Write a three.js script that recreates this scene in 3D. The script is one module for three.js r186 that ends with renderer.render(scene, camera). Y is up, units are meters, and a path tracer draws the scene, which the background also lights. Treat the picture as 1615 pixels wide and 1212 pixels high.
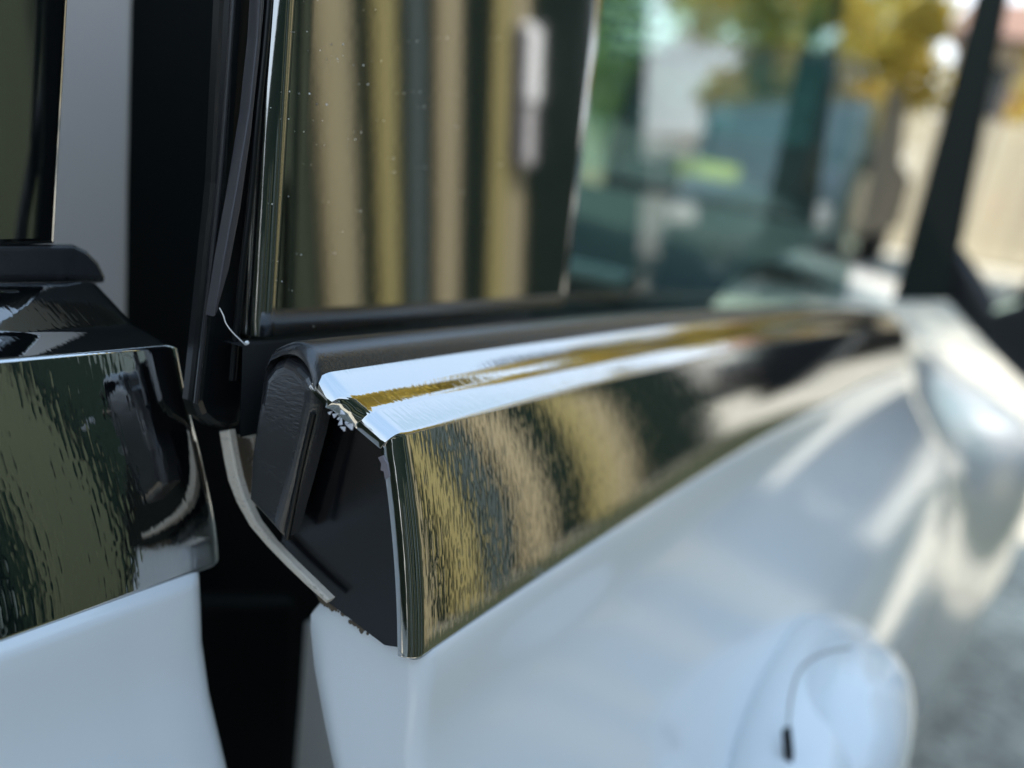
import * as THREE from 'three';
import { mergeGeometries } from 'three/addons/utils/BufferGeometryUtils.js';
import { RoundedBoxGeometry } from 'three/addons/geometries/RoundedBoxGeometry.js';

// ---------------------------------------------------------------- camera, sky, sun, exposure
const F = 1220, CX = 807.5, CY = 606, EYE = new THREE.Vector3(0, 1.02, 0);   // lens in picture units of 1615 x 1212
const V3 = (x, y, z) => new THREE.Vector3(x, y, z);
function frameOf(vx, vy, rollDeg) {            // axes (forward, up, outward) seen from the lens, from a vanishing point
  const X = V3(vx - CX, -(vy - CY), F).normalize(), r = rollDeg * Math.PI / 180;
  const U = V3(Math.sin(r), Math.cos(r), 0); U.z = -(X.x * U.x + X.y * U.y) / X.z; U.normalize();
  const Z = V3().crossVectors(X, U).negate();
  return [X, U, Z];
}
const W = frameOf(1645, 305, 8);               // the level ground
const DOOR = frameOf(1530, 435, 8);            // the front door, standing ajar
const BODY = frameOf(1645, 425, 8);            // the rest of the car's side
const toWorldDir = (c) => V3(W[0].dot(c), W[1].dot(c), W[2].dot(c));
const camera = new THREE.PerspectiveCamera(2 * Math.atan(606 / F) * 180 / Math.PI, 1615 / 1212, 0.01, 400);
{
  const right = toWorldDir(V3(1, 0, 0)), up = toWorldDir(V3(0, 1, 0)), back = toWorldDir(V3(0, 0, -1));
  camera.position.copy(EYE);
  camera.quaternion.setFromRotationMatrix(new THREE.Matrix4().makeBasis(right, up, back));
}
camera.focus = 0.137; camera.userData.fStop = 6.2;
const scene = new THREE.Scene();
{
  const w = 512, h = 256, d = new Float32Array(w * h * 4);
  for (let j = 0; j < h; j++) {
    const el = ((j + .5) / h - .5) * Math.PI, s = Math.max(0, Math.sin(el));
    for (let i = 0; i < w; i++) {
      const k = (j * w + i) * 4, t = Math.pow(1 - s, 2.2), az = i / w * Math.PI * 2;
      const c = .5 + .5 * Math.sin(az * 3 + 4 * s) * Math.sin(az * 5 - 7 * s + 1), cl = .12 * c * c;
      d[k] = (.285 + .48 * t) + cl * .5; d[k + 1] = (.43 + .37 * t) + cl * .45; d[k + 2] = (.63 + .16 * t) + cl * .35; d[k + 3] = 1;
    }
  }
  const sky = new THREE.DataTexture(d, w, h, THREE.RGBAFormat, THREE.FloatType);
  sky.mapping = THREE.EquirectangularReflectionMapping; sky.magFilter = THREE.LinearFilter; sky.needsUpdate = true;
  scene.background = sky; scene.environment = sky;
}
scene.backgroundIntensity = 1; scene.environmentIntensity = 1;
const sun = new THREE.DirectionalLight(new THREE.Color(1, .93, .82), 3.5);
sun.position.set(-1.0, 6.2, -3.6); sun.target.position.set(3, 0, 0); sun.castShadow = true;
sun.shadow.mapSize.set(2048, 2048);
Object.assign(sun.shadow.camera, { left: -14, right: 14, top: 14, bottom: -14, near: .1, far: 40 });
scene.add(sun, sun.target);
const renderer = new THREE.WebGLRenderer({ antialias: true });
renderer.toneMapping = THREE.LinearToneMapping; renderer.toneMappingExposure = 2.9;
renderer.shadowMap.enabled = true;

// ---------------------------------------------------------------- helpers
let seed = 7; const rnd = () => { seed = (seed * 1664525 + 1013904223) % 4294967296; return seed / 4294967296; };
const clamp = (x, a, b) => Math.min(b, Math.max(a, x)), lerp = (a, b, t) => a + (b - a) * t, sm = (t) => { t = clamp(t, 0, 1); return t * t * (3 - 2 * t); };
const S = .8;                                  // the car's side is laid out at 1.25 : 1 and brought to size here
function matOf(fr) { return new THREE.Matrix4().makeBasis(...fr.map(toWorldDir)).scale(V3(S, S, S)).setPosition(EYE); }
const MD = matOf(DOOR), MC = matOf(BODY);
const rayIn = (fr, px, py) => { const r = V3(px - CX, -(py - CY), F).normalize(); return [fr[0].dot(r), fr[1].dot(r), fr[2].dot(r)]; };
const on = (fr, px, py, ax, val) => { const r = rayIn(fr, px, py), k = val / r[ax]; return [r[0] * k, r[1] * k, r[2] * k]; };   // where a sight line meets a plane of the door or body
const onD = (px, py, ax, v) => on(DOOR, px, py, ax, v), onC = (px, py, ax, v) => on(BODY, px, py, ax, v);
function grid(rows, uvs) {                     // rows of points -> smooth indexed sheet
  const n = rows.length, m = rows[0].length, p = [], u = [], ix = [];
  const du = [0]; for (let j = 1; j < m; j++) du.push(du[j - 1] + Math.hypot(...[0, 1, 2].map(k => rows[n >> 1][j][k] - rows[n >> 1][j - 1][k])));
  const dv = [0]; for (let i = 1; i < n; i++) dv.push(dv[i - 1] + Math.hypot(...[0, 1, 2].map(k => rows[i][m >> 1][k] - rows[i - 1][m >> 1][k])));
  rows.forEach((r, i) => r.forEach((q, j) => { p.push(...q); u.push(du[j], dv[i]); }));
  for (let i = 0; i < n - 1; i++) for (let j = 0; j < m - 1; j++) { const a = i * m + j, b = a + 1, c = a + m, e = c + 1; ix.push(a, b, c, b, e, c); }
  const g = new THREE.BufferGeometry();
  g.setAttribute('position', new THREE.Float32BufferAttribute(p, 3)); g.setAttribute('uv', new THREE.Float32BufferAttribute(u, 2)); g.setIndex(ix); g.computeVertexNormals();
  return g;
}
// a flat outline (points of the layout) given thickness along `dir`, with a rounded front edge
function slab(pts, dir, thick, bevel = 0, nb = 3) {
  const P = pts.map(q => V3(...q)), n = P.length, d = V3(...dir).normalize(), c = P.reduce((a, q) => a.add(q), V3(0, 0, 0)).multiplyScalar(1 / n);
  // in-plane inset directions
  const nor = V3(0, 0, 0); for (let i = 0; i < n; i++) { const a = P[i].clone().sub(c), b = P[(i + 1) % n].clone().sub(c); nor.add(a.cross(b)); } nor.normalize();
  const inset = P.map((q, i) => { const a = q.clone().sub(P[(i + n - 1) % n]).normalize(), b = P[(i + 1) % n].clone().sub(q).normalize();
    const na = nor.clone().cross(a), nb2 = nor.clone().cross(b), s = na.clone().add(nb2); const l = s.lengthSq(); return s.multiplyScalar(l > .2 ? 2 / l : 0); });
  const rings = [];
  rings.push(P.map(q => q.clone().addScaledVector(d, -thick)));
  for (let k = 0; k <= nb; k++) { const a = k / nb * Math.PI / 2; rings.push(P.map((q, i) => q.clone().addScaledVector(inset[i], bevel * (1 - Math.cos(a))).addScaledVector(d, -bevel * (1 - Math.sin(a))))); if (!bevel) break; }
  const pos = [], ix = []; rings.forEach(r => r.forEach(q => pos.push(q.x, q.y, q.z)));
  for (let r = 0; r < rings.length - 1; r++) for (let i = 0; i < n; i++) { const a = r * n + i, b = r * n + (i + 1) % n; ix.push(a, b, a + n, b, b + n, a + n); }
  // caps by 2D triangulation
  const ux = P[1].clone().sub(P[0]).normalize(), uy = nor.clone().cross(ux), flat = (r) => r.map(q => new THREE.Vector2(q.dot(ux), q.dot(uy)));
  const last = rings.length - 1;
  for (const [r, base] of [[rings[0], 0], [rings[last], last * n]]) for (const t of THREE.ShapeUtils.triangulateShape(flat(r), [])) ix.push(...t.map(v => v + base));
  let g = new THREE.BufferGeometry(); g.setAttribute('position', new THREE.Float32BufferAttribute(pos, 3)); g.setIndex(ix);
  g = g.toNonIndexed(); g.computeVertexNormals();
  const q = g.attributes.position, uv = []; for (let i = 0; i < q.count; i++) uv.push(q.getX(i) + q.getZ(i) * .3, q.getY(i)); g.setAttribute('uv', new THREE.Float32BufferAttribute(uv, 2));
  return g;
}
function tube(pts, r, n = 40, m = 8) { return new THREE.TubeGeometry(new THREE.CatmullRomCurve3(pts.map(q => V3(...q))), n, r, m, false); }
const bx = (x0, x1, y0, y1, z0, z1, r = .01) => { const g = new RoundedBoxGeometry(x1 - x0, y1 - y0, z1 - z0, 2, Math.min(r, (x1 - x0) * .45, (y1 - y0) * .45, (z1 - z0) * .45)); g.translate((x0 + x1) / 2, (y0 + y1) / 2, (z0 + z1) / 2); return g; };
const names = {};
const numbered = (n) => { const k = names[n] = (names[n] ?? -1) + 1; return k ? `${n}_${String(k).padStart(3, '0')}` : n; };
function mesh(name, g, m, parent) { const o = new THREE.Mesh(g, m); o.name = parent ? name : numbered(name); o.castShadow = o.receiveShadow = true; (parent || scene).add(o); return o; }
function thing(name, label, category, at, group) { const o = new THREE.Group(); o.name = numbered(name); o.position.set(...at); o.userData = { label, category }; if (group) o.userData.group = group; scene.add(o); return o; }
const tag = (o, label, category, group) => { o.userData.label = label; o.userData.category = category; if (group) o.userData.group = group; return o; };

// ---------------------------------------------------------------- textures and materials
function hash(x, y) { let h = (x * 374761393 + y * 668265263) | 0; h = Math.imul(h ^ (h >>> 13), 1274126177); return ((h ^ (h >>> 16)) >>> 0) / 4294967296; }
function vnoise(x, y, px, py) {                // tiling value noise
  const xi = Math.floor(x), yi = Math.floor(y), fx = x - xi, fy = y - yi, m = (a, b) => ((a % b) + b) % b, s = (t) => t * t * t * (t * (6 * t - 15) + 10);
  const a = hash(m(xi, px), m(yi, py)), b = hash(m(xi + 1, px), m(yi, py)), c = hash(m(xi, px), m(yi + 1, py)), d = hash(m(xi + 1, px), m(yi + 1, py));
  return lerp(lerp(a, b, s(fx)), lerp(c, d, s(fx)), s(fy));
}
function tex(w, h, fn, { color = false, size = [1, 1] } = {}) {
  const d = new Uint8Array(w * h * 4);
  for (let j = 0; j < h; j++) for (let i = 0; i < w; i++) { const c = fn(i / w, j / h), k = (j * w + i) * 4; if (typeof c === 'number') d[k] = d[k + 1] = d[k + 2] = clamp(c, 0, 1) * 255; else { d[k] = c[0] * 255; d[k + 1] = c[1] * 255; d[k + 2] = c[2] * 255; } d[k + 3] = 255; }
  const t = new THREE.DataTexture(d, w, h); t.wrapS = t.wrapT = THREE.RepeatWrapping; t.magFilter = THREE.LinearFilter; t.minFilter = THREE.LinearMipmapLinearFilter; t.generateMipmaps = true;
  if (color) t.colorSpace = THREE.SRGBColorSpace; t.repeat.set(1 / size[0], 1 / size[1]); t.needsUpdate = true; return t;
}
function ftex(w, h, fn, size) { const d = new Float32Array(w * h * 4); for (let j = 0; j < h; j++) for (let i = 0; i < w; i++) { const k = (j * w + i) * 4; d[k] = d[k + 1] = d[k + 2] = fn(i / w, j / h); d[k + 3] = 1; }
  const t = new THREE.DataTexture(d, w, h, THREE.RGBAFormat, THREE.FloatType); t.wrapS = t.wrapT = THREE.RepeatWrapping; t.magFilter = THREE.LinearFilter; t.repeat.set(1 / size[0], 1 / size[1]); t.needsUpdate = true; return t; }
// stretched film: fine ripples, short along the strip and longer across it (uv: x = across the section, y = along the strip)
const peel = tex(512, 512, (u, v) => .62 * vnoise(u * 10, v * 56, 10, 56) + .38 * vnoise(u * 26 + 3, v * 40, 26, 40), { size: [.034, .034] });
const gentle = tex(256, 256, (u, v) => .7 * vnoise(u * 6, v * 6, 6, 6) + .3 * vnoise(u * 30, v * 30, 30, 30), { size: [.06, .06] });
const speck = tex(512, 512, (u, v) => .5 * vnoise(u * 60, v * 60, 60, 60) + .3 * vnoise(u * 170, v * 170, 170, 170) + .2 * vnoise(u * 9, v * 9, 9, 9), { size: [.03, .03] });
const M = {};
const phys = (o) => new THREE.MeshPhysicalMaterial(o), col = (r, g, b) => new THREE.Color().setRGB(r, g, b);
M.film = phys({ color: col(.004, .0045, .005), roughness: .035, ior: 6.0, bumpMap: peel, bumpScale: 1.15e-5 });
M.gloss = phys({ color: col(.004, .005, .0055), roughness: .05, ior: 4.2, bumpMap: gentle, bumpScale: 4e-6 });
M.cap = phys({ color: col(.003, .003, .004), roughness: .2, ior: 1.45, bumpMap: gentle, bumpScale: 1e-5 });
M.rubber = phys({ color: col(.022, .022, .025), roughness: .42, ior: 1.55, bumpMap: speck, bumpScale: 4e-5,
  map: tex(512, 512, (u, v) => { const s = vnoise(u * 7, v * 3, 7, 3) * .5 + vnoise(u * 40, v * 14, 40, 14) * .3 + vnoise(u * 150, v * 150, 150, 150) * .2; const g = .78 + .22 * s; return [g, g, g]; }, { color: true, size: [.06, .06] }) });
M.rubber.color = col(.038, .039, .043); M.rubber.roughness = .26; M.rubber.ior = 1.7;
M.seal = phys({ color: col(.005, .006, .007), roughness: .28, ior: 1.4 });
M.matte = phys({ color: col(.006, .007, .0075), roughness: .7, ior: 1.35, specularIntensity: .5 });
M.paint = phys({ color: col(.74, .75, .75), roughness: .5, clearcoat: 1, clearcoatRoughness: .1, bumpMap: gentle, bumpScale: 4e-6 });
M.primer = phys({ color: col(.62, .57, .50), roughness: .5, bumpMap: speck, bumpScale: 6e-5,
  map: tex(256, 256, (u, v) => { const s = vnoise(u * 20, v * 20, 20, 20) * .6 + vnoise(u * 70, v * 70, 70, 70) * .4, g = s > .78 ? .8 : .92 + .06 * s; return [g, g * .97, g * .93]; }, { color: true, size: [.012, .012] }) });
M.glass = phys({ color: col(.42, .58, .54), roughness: 0, transmission: 1, thickness: 0, ior: 1.85 });
M.screen = phys({ color: col(.66, .80, .74), roughness: 0, transmission: 1, thickness: 0, ior: 1.5 });
M.dark = phys({ color: col(.03, .034, .036), roughness: .6 });
M.grey = phys({ color: col(.20, .22, .22), roughness: .7 });
M.dust = phys({ color: col(.75, .74, .72), roughness: .9 });

// ---------------------------------------------------------------- ground
const grit = tex(1024, 1024, (u, v) => { const a = vnoise(u * 12, v * 12, 12, 12), b = vnoise(u * 90, v * 90, 90, 90), c = vnoise(u * 300, v * 300, 300, 300); const g = .69 + .16 * (a - .5) + .22 * (b - .5) + .3 * (c - .5); return [g * 1.02, g, g * .93]; }, { color: true, size: [2.4, 2.4] });
{
  const g = new THREE.PlaneGeometry(300, 300, 1, 1); g.rotateX(-Math.PI / 2); const uv = g.attributes.uv; for (let i = 0; i < uv.count; i++) uv.setXY(i, uv.getX(i) * 300, uv.getY(i) * 300);
  const o = mesh('ground', g, new THREE.MeshStandardMaterial({ color: col(.95, .95, .95), map: grit, roughness: .9 }));
  o.userData = { kind: 'structure', label: 'worn pale grey paving under the cars', category: 'ground' };
}

// ---------------------------------------------------------------- the white car
const CAR0 = V3(.2, 0, -.95);
const car = thing('white_car', 'white car with black wrapped window trim and its front door ajar', 'car', [CAR0.x, 0, CAR0.z]);
const world = (g) => g.translate(-CAR0.x, 0, -CAR0.z);
const inDoor = (g) => world(g.applyMatrix4(MD)), inBody = (g) => world(g.applyMatrix4(MC));

// section of the belt moulding: slope of its surface from the glass side over the ridge to the lower edge
const XE = .1293;
const makeProf = (f) => {
  const a = [], add = (from, to, len, n) => { for (let i = 0; i < n; i++) a.push([lerp(from, to, (i + .5) / n), len / n]); };
  f(add);
  const p = [[0, 0, a[0][0]]]; for (const [al, l] of a) { const q = p[p.length - 1], t = al * Math.PI / 180; p.push([q[0] - Math.sin(t) * l, q[1] + Math.cos(t) * l, al]); }
  return p;                                     // [dy, dz, slope]
};
const prof = makeProf(add => { add(33, 37, .0062, 6); add(37, 54, .0020, 6); add(54, 52, .0018, 5); add(52, 31, .002, 8); add(31, 28, .0068, 6); add(28, 71, .0013, 8); add(71, 82.5, .0505, 26); add(82.5, 130, .0016, 5); });
const profRear = makeProf(add => { add(22, 30, .0165, 8); add(30, 14, .003, 6); add(14, 20, .008, 6); add(20, 70, .0014, 8); add(70, 84, .0555, 26); add(84, 130, .0016, 5); });
const low_ = (p) => p.length - 5, rid_ = (p) => low_(p) - 26, RID = rid_(prof), LOW = low_(prof);
// put the ridge-to-lower-edge section where it stands
function placeProf(yLow, zLow, p = prof) { const l = p[low_(p)]; return p.map(q => [yLow + q[0] - l[0], zLow + q[1] - l[1], q[2]]); }
const beltY = (x) => -.022 * Math.pow(clamp((x - XE) / .9, 0, 1.5), 2), beltZ = (x) => .038 * Math.pow(clamp((x - XE) / .9, 0, 1.6), 1.4);
const REND = .0042;
function ringOf(pr, xEnd, sign) { return pr.map((q, i) => { const a = q[2] * Math.PI / 180; return [xEnd(i) + sign * .0004, q[0] - Math.cos(a) * REND * .98, q[1] - Math.sin(a) * REND * .98]; }); }
function moulding(pr, xEnd, xs, dy, dz, sign = 1) {   // sweep with a rounded end; sign: which way the strip runs from its end
  const R = REND, rows = [];
  const nor = pr.map((q) => { const a = q[2] * Math.PI / 180; return [Math.cos(a), Math.sin(a)]; });
  for (let k = 0; k <= 8; k++) { const t = k / 8 * Math.PI / 2, c = 1 - Math.cos(t), e = 1 - Math.sin(t); rows.push(pr.map((q, i) => [xEnd(i) + sign * R * c, q[0] - nor[i][0] * R * e, q[1] - nor[i][1] * R * e])); }
  for (const x of xs) rows.push(pr.map((q, i) => { const xx = xEnd(i) + sign * (R + x); return [xx, q[0] + dy(xx), q[1] + dz(xx)]; }));
  return grid(rows);
}
const steps = (a, b, n, p = 1.8) => Array.from({ length: n }, (_, i) => lerp(a, b, Math.pow((i + 1) / n, p)));

// --- front door skin: hem, rounded rear edge and flank
const low = onD(650, 1045, 0, XE);             // rear lower corner of the moulding
const pD = placeProf(low[1], low[2]);
const doorBase = [[-.1008, -.0872], [-.108, -.0858], [-.118, -.0856], [-.128, -.0848], [-.145, -.0805], [-.165, -.0735], [-.19, -.065], [-.22, -.056], [-.27, -.046], [-.34, -.038], [-.45, -.04], [-.62, -.06], [-.85, -.1]];
const flankZ = (y) => { for (let i = 1; i < doorBase.length; i++) if (y >= doorBase[i][0]) { const t = (y - doorBase[i - 1][0]) / (doorBase[i][0] - doorBase[i - 1][0]); return lerp(doorBase[i - 1][1], doorBase[i][1], t); } return -.1; };
const bulge = (x, y) => .05 * (1 - Math.exp(-Math.max(0, x - XE) / .3)) * sm((-.1 - y) / .16) - .05 * sm((x - 1.6) / 1.4);
let doorSkin;
{
  const Kp = [[640, 1053], [639, 1075], [638, 1105], [636, 1150], [635, 1212], [633, 1290], [632, 1400]];
  const Hp = [[507, 952], [486, 970], [492, 1012], [510, 1062], [540, 1135], [563, 1212], [590, 1290], [620, 1400]];
  const rows = [];
  const ys = [-.1008, -.1035, -.107, -.112, -.118, -.1279, -.14, -.155, -.17, -.19, -.22, -.26, -.32, -.4, -.5, -.65, -.85];
  const pick = (pts, t) => { const f = clamp(t, 0, 1) * (pts.length - 1), i = Math.min(pts.length - 2, Math.floor(f)); return [lerp(pts[i][0], pts[i + 1][0], f - i), lerp(pts[i][1], pts[i + 1][1], f - i)]; };
  const xsK = [XE + .0055, XE + .007, XE + .01, ...steps(XE + .01, 1.16, 60, 1.6)];
  ys.forEach((y, j) => {
    const t = j / (ys.length - 1) * 1.9;
    const kpx = y > -.1279 ? lerp(640, 635, (y + .1008) / (-.0271)) : 635;
    const hp = pick(Hp, Math.min(1, ((-.1008 - y) / .085)));
    const zK = flankZ(y) + .0005;
    const H = onD(hp[0], hp[1], 0, XE + .003);
    const hz = Math.min(H[2], zK - .006), hy = y > -.17 ? lerp(H[1], y, sm((-.1 - y) / .07)) : y;
    const r = [];
    r.push([XE + .012, hy, hz - .0012], [XE + .006, hy, hz - .0014]);
    for (let k = 0; k <= 4; k++) { const a = k / 4; r.push([XE + .0035 - .0005 * Math.sin(a * 3), lerp(hy, y, a * .9), lerp(hz, zK - .0062, a)]); }
    for (let k = 1; k <= 6; k++) { const a = k / 6 * Math.PI / 2; r.push([XE + .003 + .0055 * (1 - Math.cos(a)), y, zK - .0055 + .0055 * Math.sin(a) - .0004]); }
    for (const x of xsK) if (x > XE + .0085) r.push([x, y + beltY(x), flankZ(y) + beltZ(x) + bulge(x, y)]);
    rows.push(r);
  });
  // top edge folded in under the moulding
  const top = rows[0].map(q => [q[0] + .002, q[1] + .004, q[2] - .012]);
  const mid = rows[0].map(q => [q[0] + .0006, q[1] + .0012, q[2] - .003]);
  doorSkin = mesh('front_door', inDoor(grid([top, mid, ...rows])), M.paint, car);
  doorSkin.userData.label = 'white front door standing ajar, with gloss black trim';
}
const D_ = (n, g, m) => mesh(n, inDoor(g), m, doorSkin);
// --- front moulding
const xEndD = (i) => XE - .0085 * (1 - sm(i / RID));
D_('belt_moulding', moulding(pD, xEndD, steps(.0, .99, 90, 1.5), beltY, beltZ), M.film);
{ // recessed black plate closing the end of the moulding
  const ring = ringOf(pD, xEndD, 1).slice(RID, LOW).filter((q, i) => i % 2 === 0);
  const P = [...[[496, 612], [528, 638], [566, 664], [602, 690]].map(q => onD(...q, 0, XE + .0004)), ...ring, ...[[606, 1018], [512, 946], [444, 852], [462, 740], [476, 640]].map(q => onD(...q, 0, XE + .0004))];
  D_('moulding_end_plate', slab(P, [-1, 0, 0], .004, 0), M.cap);
  const Q = [[512, 946], [444, 852], [438, 860], [505, 952]].map(q => onD(...q, 0, XE + .001));
  D_('end_plate_lip', slab(Q, [-1, 0, 0], .004, .0005), M.seal);
}
// torn film along the wrapped end
{
  const bits = [], tr = (a, b, c, x) => { const p = [a, b, c].map(q => onD(...q, 0, x)); bits.push(slab(p, [-1, 0, 0], .0004, 0)); };
  const px = [[519, 652], [527, 656], [533, 661], [538, 652], [545, 668], [552, 672], [541, 676], [536, 668]];
  for (const [x, y] of px) { const s = 3 + rnd() * 5, a = rnd() * 6.28; tr([x + s * Math.cos(a), y + s * 1.4 * Math.sin(a)], [x + s * .5 * Math.cos(a + 2.2), y + s * .6 * Math.sin(a + 2.2)], [x + s * .6 * Math.cos(a + 4), y + s * Math.sin(a + 4)], XE - .0105); }
  D_('torn_film', mergeGeometries(bits), phys({ color: col(.7, .68, .72), roughness: .35 })).userData.kind = 'stuff';
  const P = [[596, 722], [603, 719], [610, 732], [613, 752], [607, 757], [605, 744], [600, 742], [601, 732]].map(q => onD(...q, 0, XE - .0004));
  D_('bare_patch', slab(P, [-1, 0, 0], .0006, 0), phys({ color: col(.22, .19, .205), roughness: .5, bumpMap: speck, bumpScale: 2e-4 }));
}
// --- rubber strip along the glass and down the end
{
  const xr = XE - .0085, a = [pD[0][0] + .0004, pD[0][1] - .0002], t = onD(430, 550, 0, xr), rows = [];
  const sec = []; for (let k = 0; k <= 12; k++) { const u = k / 12; sec.push([lerp(a[0], t[1], u) + .0042 * Math.sin(Math.PI * Math.pow(u, .8)) - (u < .1 ? .0016 * (1 - u / .1) : 0), lerp(a[1], t[2], u)]); }
  sec.push([t[1] - .003, t[2] - .0016], [t[1] - .012, t[2] - .002]);
  for (let k = 0; k <= 5; k++) { const q = k / 5 * Math.PI / 2; rows.push(sec.map(s => [xr - .0005 + .0035 * (1 - Math.sin(q)) * 0 + .003 * (1 - Math.cos(q)) * 0 + .0028 * (1 - Math.cos(q)), s[0] - .0028 * (1 - Math.sin(q)), s[1]])); }
  for (const x of steps(.004, .99, 70, 1.6)) { const xx = xr + x; rows.push(sec.map(s => [xx, s[0] + beltY(xx), s[1] + beltZ(xx)])); }
  D_('glass_wiper_strip', grid(rows), M.rubber);
  const P = [[429, 570], [446, 563], [468, 574], [485, 592], [496, 614], [495, 640], [484, 690], [466, 760], [441, 852], [415, 822], [386, 791], [390, 720], [400, 650], [412, 592]].map(q => onD(...q, 0, xr));
  D_('end_rubber', slab(P, [-1, 0, 0], .006, .003, 6), M.rubber);
  const L = [[494, 652], [475, 735], [452, 850]].map(q => onD(...q, 0, xr + .001));
  D_('end_rubber_rib', tube(L, .0007, 20, 6), M.seal);
}
// --- cream edge of the door shell
{
  const c = [[352, 680], [359, 722], [366, 756], [378, 790], [398, 828], [424, 860], [455, 892], [486, 922], [516, 950]], w = [8, 8, 8, 7, 6, 5, 5, 5, 4];
  const A = [], B = []; c.forEach((q, i) => { const p = c[Math.max(0, i - 1)], n = c[Math.min(c.length - 1, i + 1)], dx = n[0] - p[0], dy = n[1] - p[1], l = Math.hypot(dx, dy); A.push([q[0] + dy / l * w[i], q[1] - dx / l * w[i]]); B.push([q[0] - dy / l * w[i], q[1] + dx / l * w[i]]); });
  D_('door_shell_flange', slab([...A, ...B.reverse()].map(q => onD(...q, 0, XE - .004)), [-1, 0, 0], .002, .0006), M.primer);
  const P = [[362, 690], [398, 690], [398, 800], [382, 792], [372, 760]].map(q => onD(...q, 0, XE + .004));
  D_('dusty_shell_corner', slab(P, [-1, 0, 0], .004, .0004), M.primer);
  const E2 = [[478, 985], [520, 985], [700, 1500], [440, 1500], [462, 1212], [472, 1080]].map(q => onD(...q, 0, XE + .075));
  D_('door_shell', slab(E2, [-1, 0, 0], .3, .002), phys({ color: col(.6, .6, .58), roughness: .45 }));
}
// grime packed along the joint between the end plate and the door edge
{
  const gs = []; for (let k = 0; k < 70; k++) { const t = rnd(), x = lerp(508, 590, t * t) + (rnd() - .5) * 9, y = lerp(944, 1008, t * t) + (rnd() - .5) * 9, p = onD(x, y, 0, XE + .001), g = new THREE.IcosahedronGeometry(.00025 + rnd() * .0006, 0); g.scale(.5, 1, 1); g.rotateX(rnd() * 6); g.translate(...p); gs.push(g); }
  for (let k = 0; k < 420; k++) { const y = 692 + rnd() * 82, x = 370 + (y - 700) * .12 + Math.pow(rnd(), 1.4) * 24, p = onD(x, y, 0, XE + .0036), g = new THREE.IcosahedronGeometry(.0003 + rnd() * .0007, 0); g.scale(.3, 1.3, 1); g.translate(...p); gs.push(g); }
  D_('grime', mergeGeometries(gs), phys({ color: col(.10, .075, .05), roughness: 1 })).userData.kind = 'stuff';
}
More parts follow.
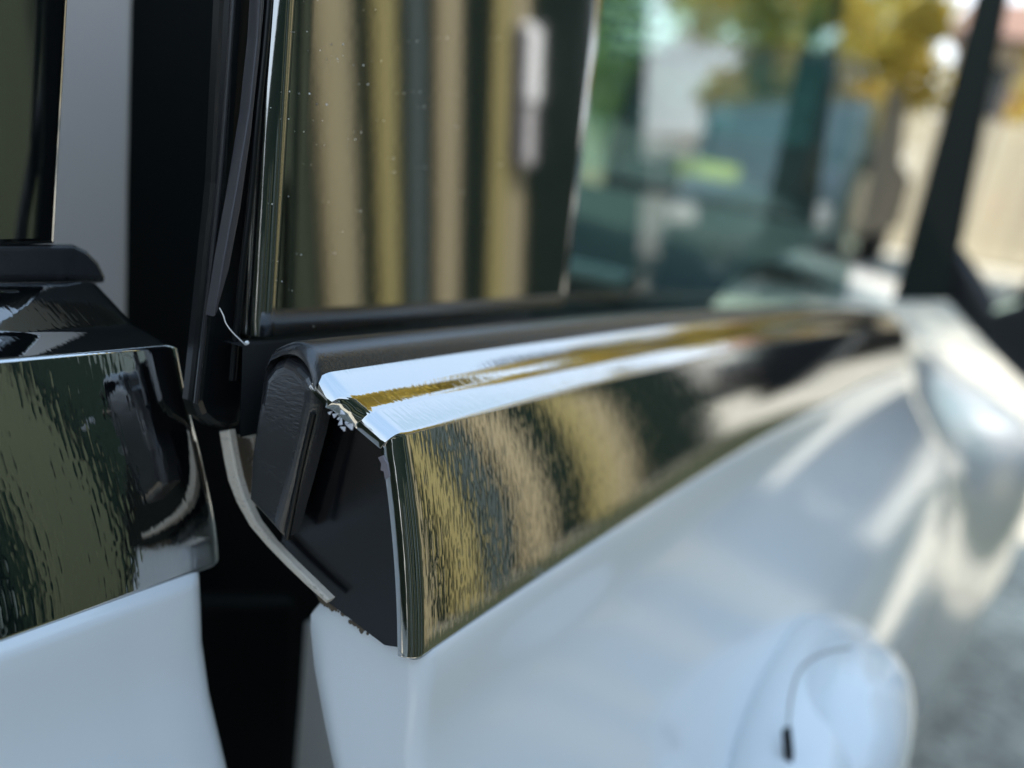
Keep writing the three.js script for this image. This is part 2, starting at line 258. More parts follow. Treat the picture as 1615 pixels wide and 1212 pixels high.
// --- pillar trim, glass, seal bar
const ZG = -.146, tau = 1.5 * Math.PI / 180, Y0 = -.037;
const lean = (y) => -(y - Y0) * Math.tan(tau);
{
  const left = (py) => lerp(402, 441, (540 - py) / 540), right = (py) => lerp(892, 963, (490 - py) / 490), bottom = (px) => lerp(533, 487, (px - 402) / 490);
  const rows = [];
  for (let j = 0; j <= 30; j++) {
    const v = j / 30 * 1.6, r = [];
    const bl = onD(402, bottom(402), 2, ZG + .005), br = onD(892, bottom(892), 2, ZG + .005), tl = onD(441, 0, 2, ZG + .005), tr = onD(963, 0, 2, ZG + .005);
    const Lp = [lerp(bl[0], tl[0], v), lerp(bl[1], tl[1], v)], Rp = [lerp(br[0], tr[0], v), lerp(br[1], tr[1], v)];
    const edge = [[.0005, -.012], [0, -.0052], [.0003, -.0032], [.0011, -.0016], [.0024, -.0006], [.004, -.0001], [.0052, .0], [.0058, -.00022], [.0064, 0]];
    for (const [dx, dz] of edge) r.push([Lp[0] + dx, Lp[1], ZG + .005 + dz + lean(Lp[1])]);
    for (let k = 1; k <= 26; k++) { const u = k / 26, x = lerp(Lp[0] + .0064, Rp[0] - .0012, u), y = lerp(Lp[1], Rp[1], u); r.push([x, y, ZG + .005 + lean(y) + .0012 * Math.sin(Math.PI * u)]); }
    r.push([Rp[0] - .0003, Rp[1], ZG + .0046 + lean(Rp[1])], [Rp[0], Rp[1], ZG + .0035 + lean(Rp[1])], [Rp[0], Rp[1], ZG - .004 + lean(Rp[1])]);
    rows.push(r);
  }
  D_('pillar_trim', grid(rows), M.gloss);
  const g = [[.27, -.06], [1.14, -.06], [1.14, .30], [.7, .62], [.27, .62]].map(([x, y]) => [x, y, ZG + lean(y)]);
  const sh = grid([[g[0], g[1]], [[.27, .62, ZG + lean(.62)], [1.14, .62, ZG + lean(.62)]]].map(r => { const o = []; for (let k = 0; k <= 8; k++) o.push([lerp(r[0][0], r[1][0], k / 8), r[0][1], r[0][2] + beltZ(lerp(r[0][0], r[1][0], k / 8)) * .2]); return o; }));
  D_('side_window', sh, M.glass);
  // glass channel below the trim
  const ch = [[.118, -.0405], [.118, -.06], [1.14, -.085], [1.14, -.06]].map(([x, y]) => [x, y, ZG + .002]);
  const rowsC = []; for (const [y, z] of [[-.0385, ZG + .0005], [-.0385, ZG + .0075], [-.06, ZG + .0085]]) { const r = []; for (const x of [XE - .008, ...steps(XE, 1.13, 24)]) r.push([x, y + beltY(x), z + beltZ(x) * .95]); rowsC.push(r); }
  D_('glass_channel', grid(rowsC), M.matte);
  const B = [[372, -220], [346, 290], [309, 636], [318, 660], [338, 676], [362, 682], [382, 674], [392, 640], [402, 545], [412, 420], [444, -220]].map(q => onD(...q, 2, ZG - .002));
  D_('frame_edge_seal', slab(B, [0, 0, 1], .005, .003, 4), M.seal);
  const lipA = [[412, -60], [405, 60], [392, 180], [372, 300], [352, 410], [338, 500]], lipB = [[341, 497], [362, 425], [380, 330], [397, 210], [410, 80], [419, -60]];
  D_('seal_lip', slab([...lipA, ...lipB].map(q => onD(...q, 2, ZG + .0035)), [0, 0, 1], .003, .0005), phys({ color: col(.05, .047, .053), roughness: .35 }));  // grey colour carries the reflection running along the black flap
  const rib = [[428, -60], [418, 60], [404, 200], [396, 300], [380, 440], [366, 600]].map(q => onD(...q, 2, ZG + .0022));
  D_('seal_rib', tube(rib, .0009, 30, 6), M.seal);
  const rib2 = [[372, -60], [346, 290], [309, 636]].map(q => onD(...q, 2, ZG - .001));
  D_('seal_rib', tube(rib2, .0006, 30, 6), phys({ color: col(.02, .02, .022), roughness: .3 }));
  // etched stamp in the corner of the glass: pale dots and bars
  const st = []; for (let r = 0; r < 4; r++) for (let k = 0; k < 6; k++) { const x = 945 + k * 19 + r * 9, y = 4 + r * 27 + k * 3, s = 5 + rnd() * 3; st.push(slab([[x - s, y - s], [x + s, y - s], [x + s, y + s], [x - s, y + s]].map(q => { const p = onD(...q, 2, ZG + .0008 - .0018); return [p[0], p[1], ZG + lean(p[1]) + .0004]; }), [0, 0, 1], .0002, 0)); }
  const s_ = D_('etched_glass_mark', mergeGeometries(st), phys({ color: col(.45, .6, .6), roughness: .8, transparent: true, opacity: .25 })); s_.userData.kind = 'stuff';
}
// --- black post at the front end of the window, with the mirror foot
{
  const xb = 1.12, top = [[1408, 475], [1498, 475], [1590, 0], [1668, -400], [1630, -400], [1537, 0]].map(q => onD(...q, 0, xb));
  D_('window_post', slab(top, [-1, 0, 0], .05, .003), M.matte);
  const P = [[1478, 452], [1502, 386], [1520, 392], [1548, 432], [1574, 478], [1600, 470], [1640, 430], [1720, 420], [1720, 660], [1640, 628], [1575, 566], [1525, 512], [1492, 474]].map(q => onD(...q, 0, 1.14));
  D_('mirror_arm', slab(P, [-1, 0, 0], .09, .014, 4), phys({ color: col(.006, .006, .008), roughness: .3 }));
}
// --- door handle
{
  const eg = (c, r, pow = 2, n = 36, m = 24) => { const g = new THREE.SphereGeometry(1, n, m), p = g.attributes.position; for (let i = 0; i < p.count; i++) { const q = [p.getX(i), p.getY(i), p.getZ(i)], l = Math.pow(q.reduce((s, a) => s + Math.pow(Math.abs(a), pow), 0), 1 / pow); p.setXYZ(i, c[0] + q[0] / l * r[0], c[1] + q[1] / l * r[1], c[2] + q[2] / l * r[2]); } g.computeVertexNormals(); return g; };
  D_('handle_cap', eg([.377, -.2505, -.016], [.1065, .0654, .034], 2.8), M.paint);
  D_('handle_grip', eg([.372, -.215, -.004], [.062, .036, .03], 2.4), M.paint);
  D_('handle_gasket', tube([[1342, 1022], [1300, 1030], [1266, 1052], [1250, 1090], [1244, 1150], [1243, 1260]].map(q => onD(...q, 0, .308)), .0006, 30, 6), phys({ color: col(.5, .49, .47), roughness: .7 }));
  D_('lock_slot', slab([[1233, 1156], [1245, 1154], [1250, 1204], [1238, 1207]].map(q => onD(...q, 0, .30)), [-1, 0, 0], .004, .0004), M.matte);
}

// --- rear door
const lowC = onC(357, 882, 2, -.155), pC = placeProf(lowC[1], lowC[2], profRear), RIC = rid_(profRear), LOC = low_(profRear);
let rearSkin;
{
  const Kp = [[322, 903], [327, 940], [333, 1000], [339, 1100], [345, 1212], [350, 1330]];
  const rows = [], ys = [0, -.004, -.01, -.02, -.035, -.06, -.1, -.16, -.25, -.4, -.6];
  const zf = (d) => -.1545 + flankZ(-.1008 + d) + .0872;
  for (const d of ys) {
    const y = lowC[1] - .001 + d, z = zf(d), xk = .1115 + .006 * sm(-d / .1), r = [];
    r.push([xk - .004, y, z - .03], [xk - .002, y, z - .012]);
    for (let k = 0; k <= 6; k++) { const a = k / 6 * Math.PI / 2; r.push([xk - .005 * (1 - Math.cos(a)), y, z - .006 + .006 * Math.sin(a)]); }
    for (const s of steps(.005, 1.0, 40, 1.6)) r.push([xk - s, y, z + .012 * (1 - Math.exp(-s / .2)) * sm(-d / .1)]);
    rows.push(r);
  }
  const top = rows[0].map(q => [q[0], q[1] + .004, q[2] - .012]);
  rearSkin = mesh('rear_door', inBody(grid([top, ...rows])), M.paint, car);
  rearSkin.userData.label = 'white rear door, closed, with gloss black trim';
}
const R_ = (n, g, m) => mesh(n, inBody(g), m, rearSkin);
{
  const xe = (i) => i < RIC ? lerp(.1055, .1115, sm(i / RIC)) : lerp(.1115, .1172, sm((i - RIC) / (LOC - RIC)));
  R_('belt_moulding', moulding(pC, xe, steps(0, .95, 60, 1.5), () => 0, () => 0, -1), M.film);
  const P = ringOf(pC, xe, -1).slice(0, LOC).filter((q, i) => i % 2 === 0); P.push([.108, pC[LOC][0] + .004, pC[LOC][1] - .03], [.1, pC[0][0] - .01, pC[0][1] - .012]);
  R_('moulding_end_plate', slab(P, [1, 0, 0], .003, 0), M.cap);
  const rub = [[-80, 383], [118, 384], [140, 395], [158, 413], [169, 436], [168, 444], [-80, 446]].map(q => onC(...q, 2, pC[0][1] - .004));
  R_('glass_wiper_strip', slab(rub, [0, .3, 1], .012, .0018, 4), M.rubber);
  const pil = [[-120, -260], [128, -260], [110, 0], [88, 386], [-120, 392]].map(q => onC(...q, 2, -.197));
  R_('pillar_trim', slab(pil, [0, 0, 1], .01, .0016, 4), M.gloss);
}
// --- body in the gap between the doors
{
  const w = [[-160, -300], [222, -300], [213, 0], [206, 300], [201, 700], [-160, 700]].map(q => onC(...q, 2, -.262));
  const b = mesh('centre_pillar', inBody(slab(w, [0, 0, 1], .01, .003)), phys({ color: col(.6, .53, .49), roughness: .4 }), car);
  const k = [[-200, -500], [640, -500], [640, 1700], [-200, 1700]].map(q => onC(...q, 2, -.285));
  mesh('aperture_seal', inBody(slab(k, [0, 0, 1], .012, .001)), M.matte, b);
  const lowb = [[-200, 950], [470, 950], [450, 1700], [-200, 1700]].map(q => onC(...q, 2, -.25));
  mesh('lower_gap_panel', inBody(slab(lowb, [0, 0, 1], .01, .004)), M.matte, b);  // matt black panel across the lower gap between the doors
}
// --- the rest of the car: wing, bonnet, screen, roof, far side, cabin (metres)
const B_ = (n, g, m, p = car) => mesh(n, world(g), m, p);
{
  const rows = []; const ys = [-.055, -.07, -.085, -.1, -.118, -.14, -.17, -.21, -.26, -.32, -.4, -.5, -.65, -.85];
  for (const y of ys) { const r = []; for (let k = 0; k <= 30; k++) { const x = lerp(1.19, 2.6, k / 30), arch = .05 * Math.exp(-Math.pow((x - 1.95) / .3, 2)) * sm((-.08 - y) / .14); r.push([x, y + beltY(1.19) * 1.1 - .05 * sm((x - 1.2) / 1.4), (y > -.1 ? -.0872 - (y + .1) * 1.2 : flankZ(y)) + beltZ(1.19) + bulge(x, y) + arch + .11 * sm((x - 1.19) / .6) * sm((-.06 - y) / .2)]); } rows.push(r); }
  mesh('front_wing', inDoor(grid(rows)), M.paint, car);
  const bon = []; for (let i = 0; i <= 10; i++) { const r = []; for (let j = 0; j <= 14; j++) { const u = j / 14, z = lerp(-1.72, -.13, u), x = lerp(1.15, 2.25, i / 10); r.push([x + .12 * Math.sin(Math.PI * u), .85 - .13 * Math.pow(i / 10, 1.7) + .06 * Math.sin(Math.PI * u), z]); } bon.push(r); }
  B_('bonnet', grid(bon), M.paint);
  const wsR = [], bot = [[1.2, .93, -1.62], [1.38, .95, -.95], [1.2, .93, -.2]], tp = [[.42, 1.44, -1.42], [.5, 1.47, -.9], [.42, 1.44, -.3]];
  const q3 = (p, u) => p[0].map((_, k) => p[0][k] * (1 - u) * (1 - u) + 2 * u * (1 - u) * (2 * p[1][k] - .5 * (p[0][k] + p[2][k])) + p[2][k] * u * u);
  for (let i = 0; i <= 6; i++) { const r = []; for (let j = 0; j <= 12; j++) { const a = q3(bot, j / 12), b = q3(tp, j / 12), t = i / 6; r.push(a.map((v, k) => lerp(v, b[k], t) + (k === 1 ? .03 * Math.sin(Math.PI * t) : 0))); } wsR.push(r); }
  B_('windscreen', grid(wsR), M.screen);
  const roof = bx(-2.0, .48, 1.44, 1.50, -1.56, -.15, .03); const rf = B_('roof', roof, M.paint);
  B_('header_rail', bx(.36, .5, 1.40, 1.445, -1.5, -.22, .02), M.dark, rf);
  for (const z of [-1.57]) B_('screen_pillar', tube([[1.22, .92, z < -1 ? z - .02 : z + .06], [.82, 1.24, z], [.44, 1.45, z < -1 ? z + .1 : z - .02]], .035, 20, 8), M.dark);
  const fl = B_('far_side', bx(-2.1, 1.2, .22, .95, -1.8, -1.70, .04), M.paint);
  B_('far_door_panel', bx(-1.2, 1.1, .35, .99, -1.70, -1.62, .03), M.grey, fl);
  B_('far_door_cap', bx(-1.2, 1.1, .96, 1.0, -1.69, -1.60, .015), phys({ color: col(.42, .42, .40), roughness: .5 }), fl);
  for (const x of [-.02, -1.1]) B_('far_pillar', bx(x - .06, x + .06, .95, 1.45, -1.70, -1.62, .02), M.dark, fl);
  B_('rear_panel', bx(-2.25, -2.05, .25, 1.45, -1.7, -.2, .05), M.paint);
  B_('floor_pan', bx(-2.1, 2.3, .2, .28, -1.72, -.2, .02), M.dark);
  const ds = []; for (let i = 0; i <= 12; i++) { const r = [], u = i / 12, z = lerp(-1.66, -.22, u); const cw = .03 * Math.exp(-Math.pow((z + .5) / .22, 2)); for (const [x, y] of [[.66, .62], [.64, .8], [.68, .87 + cw], [.74, .90 + cw], [.9, .915], [1.22, .93]]) r.push([x + .05 * Math.sin(Math.PI * u), y, z]); ds.push(r); }
  const da = B_('dashboard', grid(ds), phys({ color: col(.055, .06, .062), roughness: .55 }));
  B_('dash_band', tube([[.7, .86, -1.6], [.72, .885, -1.1], [.7, .88, -.7], [.68, .885, -.3]], .012, 30, 8), phys({ color: col(.45, .44, .41), roughness: .4 }), da);
  const sw = new THREE.TorusGeometry(.18, .015, 10, 40); sw.rotateY(Math.PI / 2); sw.rotateZ(-.4); sw.translate(.46, .86, -.56); B_('steering_wheel', sw, M.dark, da);
  for (const z of [-.56, -1.3]) { const s = B_('front_seat', bx(-.05, .5, .42, .56, z - .25, z + .25, .06), M.dark); const g = bx(-.18, -.03, .5, 1.1, z - .24, z + .24, .06); B_('seat_back', g, M.dark, s); B_('headrest', bx(-.2, -.1, 1.13, 1.32, z - .13, z + .13, .04), M.dark, s); }
  for (const x of [1.55, -1.25]) for (const z of [-.28, -1.6]) {
    const w = new THREE.LatheGeometry([[.2, -.09], [.27, -.1], [.3, -.08], [.305, 0], [.3, .08], [.27, .1], [.2, .09]].map(p => new THREE.Vector2(...p)), 40); w.rotateX(Math.PI / 2); w.translate(x, .305, z);
    const t = B_('wheel', w, phys({ color: col(.02, .02, .02), roughness: .85 })); const r = new THREE.CylinderGeometry(.2, .2, .12, 30); r.rotateX(Math.PI / 2); r.translate(x, .305, z); B_('rim', r, M.grey, t);
  }
}
// --- a stray fibre and dust on the seals
{
  const h = [[346, 486], [352, 498], [356, 510], [366, 524], [378, 536], [390, 548], [402, 562], [412, 569], [421, 569], [428, 566]].map(q => onD(...q, 2, ZG + .0065));
  const g = tube(h, .00016, 60, 5).applyMatrix4(MD); tag(mesh('stray_fibre', g, M.dust), 'thin white fibre caught between the black seal and the end of the rubber strip', 'fibre');
  const sp = []; const put = (px, py, r, z) => { const p = onD(px, py, 2, z), s = new THREE.IcosahedronGeometry(r, 0); s.translate(...p); sp.push(s.toNonIndexed ? s : s); };
  for (const [x, y, r] of [[389, 541, .0006], [422, 545, .0003], [491, 538, .0004]]) put(x, y, r, ZG + .007);
  for (const [x, y] of [[488, 148], [637, 147], [541, 70], [532, 93], [580, 133], [605, 190], [515, 165], [455, 310], [475, 402], [662, 145], [573, 103], [620, 250], [705, 60], [560, 220], [720, 200], [650, 480], [495, 515], [790, 260]]) put(x, y, .00012 + rnd() * .00014, ZG + .0054);
  for (let k = 0; k < 40; k++) put(395 + rnd() * 440, rnd() * 500, .00008 + rnd() * .0001, ZG + .0054);
  const o = mesh('dust_specks', mergeGeometries(sp).applyMatrix4(MD), M.dust); o.userData = { kind: 'stuff', label: 'tiny white dust specks on the gloss black pillar trim', category: 'dust' };
}

// ---------------------------------------------------------------- what stands round the car and is mirrored in it
const wood = (r, g, b, s) => new THREE.MeshStandardMaterial({ color: col(r, g, b), roughness: .85, map: tex(128, 256, (u, v) => { const n = vnoise(u * 24 + s, v * 3, 24, 3) * .6 + vnoise(u * 60, v * 8 + s, 60, 8) * .4, q = .78 + .22 * n; return [q, q, q * .97]; }, { color: true, size: [1, 1] }) });
{
  const f = thing('tall_fence', 'tall fence of tan boards on dark green sheeting beside the car', 'fence', [2.5, 0, 1.32]);
  const sheet = phys({ color: col(.003, .0105, .0075), roughness: .85, specularIntensity: .3 });
  mesh('sheeting', bx(-2.1, 1.92, 0, 2.14, .03, .06, .005), sheet, f); mesh('added_low_sheeting', bx(-4.4, -2.105, 0, 1.55, .03, .06, .005), sheet, f);  // low rear stretch added to darken mirrored trim edges, kept low for sky light
  const tans = [wood(.34, .295, .19, 1), wood(.37, .315, .21, 5), wood(.34, .295, .13, 9)], olive = wood(.035, .048, .026, 3), blue = wood(.07, .10, .11, 7);
  const boards = [[2.40, 2.52, 3, 2.0], [2.66, 2.86, 0, 1.75], [3.12, 3.25, 2, 1.9], [3.46, 3.56, 4, 2.05], [3.80, 4.06, 1, 2.1], [4.72, 4.98, 2, 2.1], [5.02, 5.38, 1, 2.1], [2.05, 2.2, 3, 2.1]];
  for (let x = -3.4; x < 1.95;) { const w = .1 + rnd() * .22; boards.push([x, x + w, [4, 3, 3, 4, 4][Math.floor(rnd() * 5)], (x < .75 ? 1.1 : 1.7) + rnd() * (x < .75 ? .15 : .4)]); x += w + .12 + rnd() * .3; }
  for (const [a, b, m, h] of boards) mesh('board', bx(a * .571 - 2.414, b * .571 - 2.414, .02, h, -.02, .028, .006), [...tans, olive, blue][m], f);
  const mb = thing('meter_box', 'small white box fixed high on the tall tan and green fence', 'box', [3.06, 1.14, 1.22]);
  mesh('housing', bx(-.06, .13, .19, .50, 0, .078, .02), phys({ color: col(.8, .8, .82), roughness: .4 }), mb);
  mesh('side_cover', bx(-.15, -.062, -.06, .47, .01, .078, .01), phys({ color: col(.04, .04, .05), roughness: .5 }), mb);
  mesh('lower_housing', bx(-.05, .09, -.06, .185, .01, .078, .02), phys({ color: col(.5, .48, .5), roughness: .4 }), mb);
}
// vehicles parked side by side at the end of the yard
function parked(name, label, category, at, paint, sc) {
  const v = thing(name, label, category, at); v.scale.set(...sc);
  const w = phys({ color: paint, roughness: .35, clearcoat: 1 }), gl = phys({ color: col(.02, .05, .055), roughness: .03, ior: 1.7 }), bk = phys({ color: col(.012, .013, .016), roughness: .5 });
  const sec = [[0, .35], [-.08, .6], [-.05, .9], [.2, 1.06], [.62, 1.2], [1.05, 1.72], [1.35, 1.9], [3.6, 1.92], [4.0, 1.8], [4.1, .35]];
  const rows = []; for (const [z, ins, dy] of [[-1.0, .14, -.1], [-.93, .05, -.03], [-.75, 0, 0], [0, -.05, .02], [.75, 0, 0], [.93, .05, -.03], [1.0, .14, -.1]]) rows.push(sec.map(([x, y], i) => [x + (i < 6 ? ins * 1.5 : i > 7 ? -ins : 0), y + (i > 1 && i < 9 ? dy : 0), z]));
  const body = mesh('body', grid(rows), w, v);
  const side = (z) => { const s = new THREE.Shape(); sec.forEach(([x, y], i) => i ? s.lineTo(x + (i < 6 ? .2 : 0), y - (i > 1 && i < 9 ? .1 : 0)) : s.moveTo(x + .2, y)); const g = new THREE.ShapeGeometry(s); g.translate(0, 0, z); return g; };
  mesh('side_panel', side(-.995), w, v); mesh('side_panel', side(.995), w, v);
  mesh('windscreen', grid([-.86, -.4, 0, .4, .86].map(z => [[.60, 1.22, z], [.80, 1.45, z], [1.0, 1.69, z]].map(p => [p[0] + Math.abs(z) * .06, p[1] + .02, z]))), gl, v);
  mesh('side_window', bx(1.05, 2.0, 1.15, 1.62, -1.02, -1.0, .005), gl, v); mesh('side_window', bx(2.15, 3.8, 1.15, 1.7, -1.02, -1.0, .005), gl, v);
  mesh('bumper', bx(-.16, .1, .3, .58, -.95, .95, .06), bk, v); mesh('grille', bx(-.1, -.02, .64, .84, -.5, .5, .02), bk, v);
  for (const z of [-.72, .72]) mesh('headlight', bx(-.12, 0, .68, .86, z - .16, z + .16, .03), phys({ color: col(.6, .62, .62), roughness: .1 }), v);
  mesh('wing_mirror', bx(.75, .95, 1.12, 1.4, -1.25, -1.04, .05), bk, v);
  for (const x of [.8, 3.2]) for (const z of [-.9, .9]) { const c = new THREE.CylinderGeometry(.33, .33, .2, 30); c.rotateX(Math.PI / 2); c.translate(x, .33, z); const t = mesh('wheel', c, phys({ color: col(.015, .015, .015), roughness: .9 }), v); const r = new THREE.CylinderGeometry(.2, .2, .21, 24); r.rotateX(Math.PI / 2); r.translate(x, .33, z); mesh('rim', r, M.grey, t); }
}
parked('parked_van', 'dark teal van parked in front of the pale paling fence', 'van', [7.4, 0, 1.42], col(.035, .065, .07), [1, 1, .8]);
parked('parked_car', 'white car parked between the dark teal van and the tall fence', 'car', [7.0, 0, 3.75], col(.78, .79, .8), [.95, .82, .92]);
// pale paling fence across the end of the yard
{
  const f = thing('paling_fence', 'pale cream paling fence in the sun behind the cars', 'fence', [12.2, 0, 0]);
  const ms = [wood(.40, .36, .28, 2), wood(.33, .30, .24, 4), wood(.46, .42, .33, 8)];
  const geos = [0, 1, 2].map(() => bx(-.012, .012, .03, 1.75 + rnd() * .08, -.055, .055, .006));
  for (let z = -9; z < 5; z += .125) { const o = mesh('paling', geos[Math.floor(rnd() * 3)], ms[Math.floor(rnd() * 3)], f); o.position.z = z; }
  for (const y of [.4, 1.4]) mesh('rail', bx(.015, .07, y - .04, y + .04, -9.1, 5.1, .01), ms[1], f);
  for (const z of [-9, -6.6, -4.2, -1.8, .4, 2.6, 4.9]) mesh('post', bx(.075, .17, 0, 1.8, z - .05, z + .05, .01), ms[1], f);
}
// golden trees
function tree(name, label, at, h, cr, cy, n, cols, group) {
  const t = thing(name, label, 'tree', at, group);
  const bark = new THREE.MeshStandardMaterial({ color: col(.11, .085, .06), roughness: .95 });
  const limb = (pts, r0, r1) => { const c = new THREE.CatmullRomCurve3(pts.map(p => V3(...p))), rows = []; for (let i = 0; i <= 14; i++) { const p = c.getPoint(i / 14), r = lerp(r0, r1, i / 14), q = []; for (let k = 0; k <= 10; k++) { const a = k / 10 * Math.PI * 2; q.push([p.x + r * Math.cos(a), p.y, p.z + r * Math.sin(a)]); } rows.push(q); } return grid(rows); };
  mesh('trunk', limb([[0, 0, 0], [.08, h * .2, .05], [-.05, h * .45, 0], [0, h * .8, .1]], .16, .03), bark, t);
  for (let k = 0; k < 7; k++) { const a = k * 2.4, y = h * (.3 + .06 * k); mesh('limb', limb([[0, y, 0], [cr * .4 * Math.cos(a), y + h * .12, cr * .4 * Math.sin(a)], [cr * .8 * Math.cos(a), y + h * .2, cr * .8 * Math.sin(a)]], .06, .012), bark, t); }
  const leaf = new THREE.BufferGeometry(); leaf.setAttribute('position', new THREE.Float32BufferAttribute([0, 0, 0, .03, .05, .012, 0, .13, 0, -.03, .05, .012], 3)); leaf.setIndex([0, 1, 2, 0, 2, 3]); leaf.computeVertexNormals();
  const im = new THREE.InstancedMesh(leaf, phys({ color: col(1, 1, 1), roughness: .8, transmission: .4, thickness: 0 }), n); im.name = 'crown'; im.castShadow = im.receiveShadow = true; im.userData.kind = 'stuff';
  const cl = Array.from({ length: n > 40000 ? 130 : 60 }, () => { const a = rnd() * 6.283, c = rnd() * 2 - 1, s = Math.sqrt(1 - c * c), r = cr * (.35 + .6 * Math.cbrt(rnd())); return [s * Math.cos(a) * r, cy + c * r * (h - cy) / cr * .95, s * Math.sin(a) * r, cr * (.16 + .16 * rnd()), Math.floor(rnd() * cols.length)]; });
  const m4 = new THREE.Matrix4(), q = new THREE.Quaternion(), e = new THREE.Euler();
  for (let i = 0; i < n; i++) { const c = cl[Math.floor(rnd() * cl.length)], u = rnd() * 2 - 1, a = rnd() * 6.283, r = c[3] * Math.cbrt(rnd()), s = Math.sqrt(1 - u * u); e.set(rnd() * 6.28, rnd() * 6.28, rnd() * 6.28); const k = .8 + rnd() * .8;
    m4.compose(V3(c[0] + r * s * Math.cos(a), c[1] + r * u, c[2] + r * s * Math.sin(a)), q.setFromEuler(e), V3(k, k, k)); im.setMatrixAt(i, m4); const cc = cols[(c[4] + (rnd() < .25 ? 1 : 0)) % cols.length], f = .8 + .4 * rnd(); im.setColorAt(i, col(cc[0] * f, cc[1] * f, cc[2] * f)); }
  t.add(im); return t;
}
const gold = [[.52, .38, .035], [.46, .36, .045], [.56, .43, .06], [.32, .29, .05]], green = [[.06, .10, .03], [.09, .13, .04], [.05, .08, .03]];
tree('golden_tree', 'golden leaved tree rising behind the dark teal van', [13.8, 0, 1.7], 9.0, 2.4, 4.3, 52000, gold);
tree('golden_tree', 'golden leaved tree behind the paling fence, beyond the bonnet of the ajar car', [14.4, 0, -3.3], 8.0, 1.8, 4.2, 24000, gold);
tree('golden_tree', 'golden leaved tree overhanging the tall tan and green fence', [4.4, 0, 3.0], 5.6, 1.7, 3.9, 14000, gold);
const lime = [[.20, .27, .06], [.16, .24, .07], [.25, .30, .08]];
tree('lime_tree', 'pale green tree behind the paling fence, next to a golden tree', [13.2, 0, -5.5], 6.2, 2.4, 3.2, 16000, lime);
tree('lime_tree', 'pale green tree at the far end of the paling fence', [11.0, 0, -10.6], 6.0, 2.8, 3.2, 16000, lime);
tree('added_shade_tree', 'added unseen green tree on the far side of the white car, shading the yard', [4.6, 0, -4.2], 8.2, 2.4, 5.6, 14000, lime);  // unseen tree added to throw shade on the ground ahead
tree('green_tree', 'dark green tree behind the tall fence, level with the front door', [1.9, 0, 3.4], 3.9, 1.5, 2.3, 10000, green);

// house and earth verge round the yard
{
  const h = thing('white_house', 'white rendered house with a low red wall behind the paling fence', 'house', [17.5, 0, -.6]);
  mesh('wall', bx(0, 4, 0, 3.5, -1.5, 1.9, .02), phys({ color: col(.72, .66, .6), roughness: .8 }), h);
  mesh('garden_wall', bx(-1.4, -1.1, 0, 2.45, -.3, 1.3, .03), phys({ color: col(.42, .12, .08), roughness: .85 }), h);
  const gl = new THREE.SphereGeometry(.26, 24, 16); gl.translate(-1.5, 2.1, .22); mesh('glint_ball', gl, phys({ color: col(.85, .85, .83), roughness: .3 }), h);  // white ball added to imitate a blurred bright glint
  const rf = new THREE.Shape(); rf.moveTo(-.4, 3.5); rf.lineTo(2, 4.5); rf.lineTo(4.4, 3.5); const rg = new THREE.ExtrudeGeometry(rf, { depth: 3.8, bevelEnabled: false }); rg.translate(0, 0, -1.7); mesh('roof', rg, phys({ color: col(.2, .12, .09), roughness: .9 }), h);
  mesh('window', bx(-.03, -.004, 2.2, 3.1, -1.2, -.5, .005), phys({ color: col(.03, .04, .05), roughness: .1 }), h);
}
{
  const g = new THREE.PlaneGeometry(4.4, .6, 40, 8); g.rotateX(-Math.PI / 2); const p = g.attributes.position, uv = g.attributes.uv;
  for (let i = 0; i < p.count; i++) { p.setY(i, .006 + .05 * vnoise(p.getX(i) * 2 + 50, p.getZ(i) * 3 + 50, 999, 999) * sm((.3 - Math.abs(p.getZ(i))) / .15)); uv.setXY(i, p.getX(i), p.getZ(i)); }
  g.computeVertexNormals(); g.translate(2.3, 0, 1.02);
  const soil = tex(256, 256, (u, v) => { const n = .5 * vnoise(u * 14, v * 14, 14, 14) + .5 * vnoise(u * 80, v * 80, 80, 80); return [.16 + .10 * n, .18 + .12 * n, .12 + .07 * n]; }, { color: true, size: [1, 1] });
  const o = mesh('added_verge', g, new THREE.MeshStandardMaterial({ color: col(.8, .8, .8), map: soil, roughness: 1 })); o.userData = { kind: 'structure', label: 'dark earth verge along the foot of the tall fence', category: 'added_verge' };  // dark strip added so the moulding and door mirror less bright ground
}
{
  const t = thing('added_hedge', 'unseen dark green hedge behind the rear of the white car', 'added_hedge', [-3.1, 0, .75]);  // unseen greenery added to darken what the rear-facing trim mirrors
  mesh('stem', bx(-.12, .12, 0, 1.75, -1.0, 1.0, .05), new THREE.MeshStandardMaterial({ color: col(.03, .035, .02), roughness: 1 }), t);
  const leaf = new THREE.BufferGeometry(); leaf.setAttribute('position', new THREE.Float32BufferAttribute([0, 0, 0, .025, .035, .01, 0, .08, 0, -.025, .035, .01], 3)); leaf.setIndex([0, 1, 2, 0, 2, 3]); leaf.computeVertexNormals();
  const n = 12000, im = new THREE.InstancedMesh(leaf, phys({ color: col(1, 1, 1), roughness: .8, transmission: .3, thickness: 0 }), n); im.name = 'foliage'; im.castShadow = im.receiveShadow = true; im.userData.kind = 'stuff';
  const m4 = new THREE.Matrix4(), q = new THREE.Quaternion(), e = new THREE.Euler();
  for (let i = 0; i < n; i++) { e.set(rnd() * 6.28, rnd() * 6.28, rnd() * 6.28); const k = .8 + rnd() * .8; m4.compose(V3((rnd() - .5) * .7, .03 + rnd() * 1.85, (rnd() - .5) * 2.3), q.setFromEuler(e), V3(k, k, k)); im.setMatrixAt(i, m4); const f = .6 + .7 * rnd(); im.setColorAt(i, col(.04 * f, .065 * f, .025 * f)); }
  t.add(im);
}
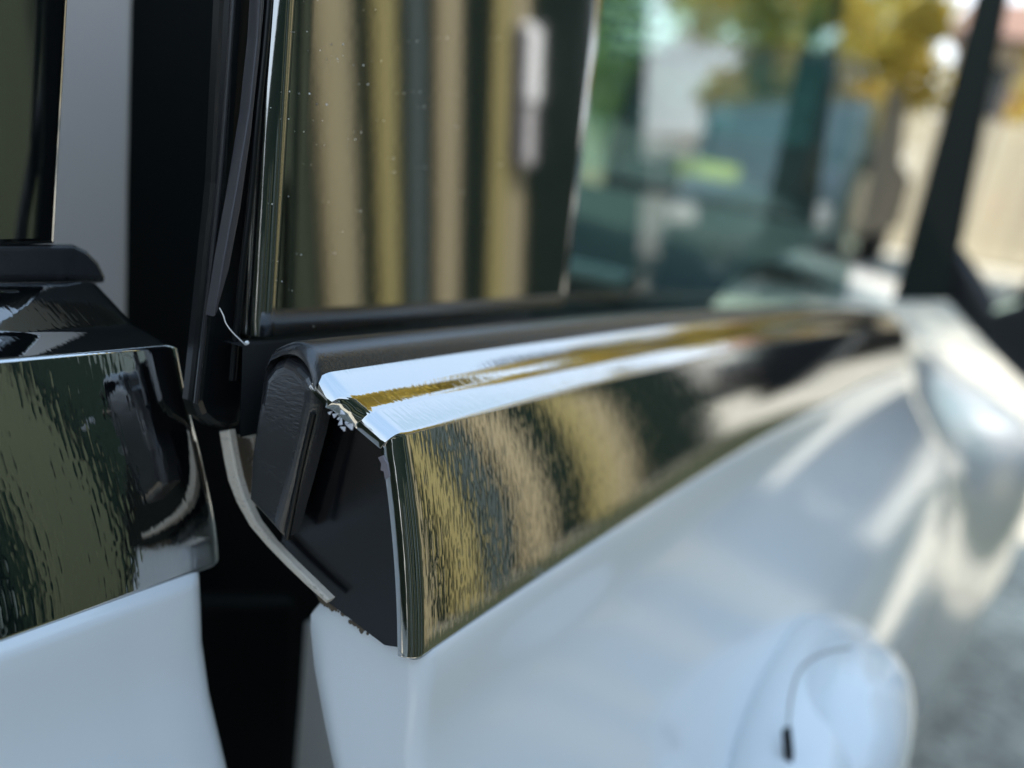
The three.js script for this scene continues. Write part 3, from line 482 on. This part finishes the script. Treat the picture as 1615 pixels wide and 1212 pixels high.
// dark vehicle standing ahead, seen through the cabin
{
  const v = thing('dark_suv', 'dark blue grey off-road vehicle standing ahead, seen through the cabin', 'car', [6.4, 0, -2.3]);
  const pb = phys({ color: col(.018, .026, .034), roughness: .45 }), gl = phys({ color: col(.05, .12, .125), roughness: .08, ior: 1.5 }), bk = phys({ color: col(.01, .01, .012), roughness: .6 });
  const sec = [[0, .4], [-.04, .8], [.0, 1.08], [.16, 1.5], [.34, 1.78], [.6, 1.86], [2.4, 1.84], [3.1, 1.22], [4.2, 1.08], [4.3, .4]];
  const rows = []; for (const [z, ins, dy] of [[-.98, .1, -.12], [-.9, .04, -.03], [-.7, 0, 0], [.7, 0, 0], [.9, .04, -.03], [.98, .1, -.12]]) rows.push(sec.map(([x, y], i) => [x + (i < 5 ? ins : -ins), y + (i > 2 && i < 9 ? dy : 0), z * (i > 2 && i < 7 ? .9 : 1)]));
  mesh('body', grid(rows), pb, v);
  for (const z of [-.97, .97]) { const q = new THREE.Shape(); sec.forEach(([x, y], i) => i ? q.lineTo(x, y - (i > 2 && i < 9 ? .12 : 0)) : q.moveTo(x, y)); const g = new THREE.ShapeGeometry(q); g.translate(0, 0, z * .99); mesh('side_panel', g, pb, v); }
  mesh('rear_window', grid([-.72, -.3, .3, .72].map(z => [[-.005, 1.12, z], [.14, 1.48, z * .97], [.29, 1.74, z * .93]].map(p => [p[0] - .02, p[1], p[2]]))), gl, v);
  mesh('bumper', bx(-.14, .05, .4, .66, -.9, .9, .05), bk, v);
  for (const z of [-.84, .84]) mesh('tail_light', bx(-.08, .02, .8, 1.15, z - .09, z + .09, .03), phys({ color: col(.03, .012, .012), roughness: .15 }), v);
  mesh('number_plate', bx(-.075, -.03, .78, .9, -.26, .26, .01), phys({ color: col(.6, .5, .08), roughness: .4 }), v);
  for (const x of [.8, 3.4]) for (const z of [-.85, .85]) { const c = new THREE.CylinderGeometry(.35, .35, .22, 30); c.rotateX(Math.PI / 2); c.translate(x, .35, z); mesh('wheel', c, phys({ color: col(.015, .015, .015), roughness: .9 }), v); }
}

renderer.render(scene, camera);
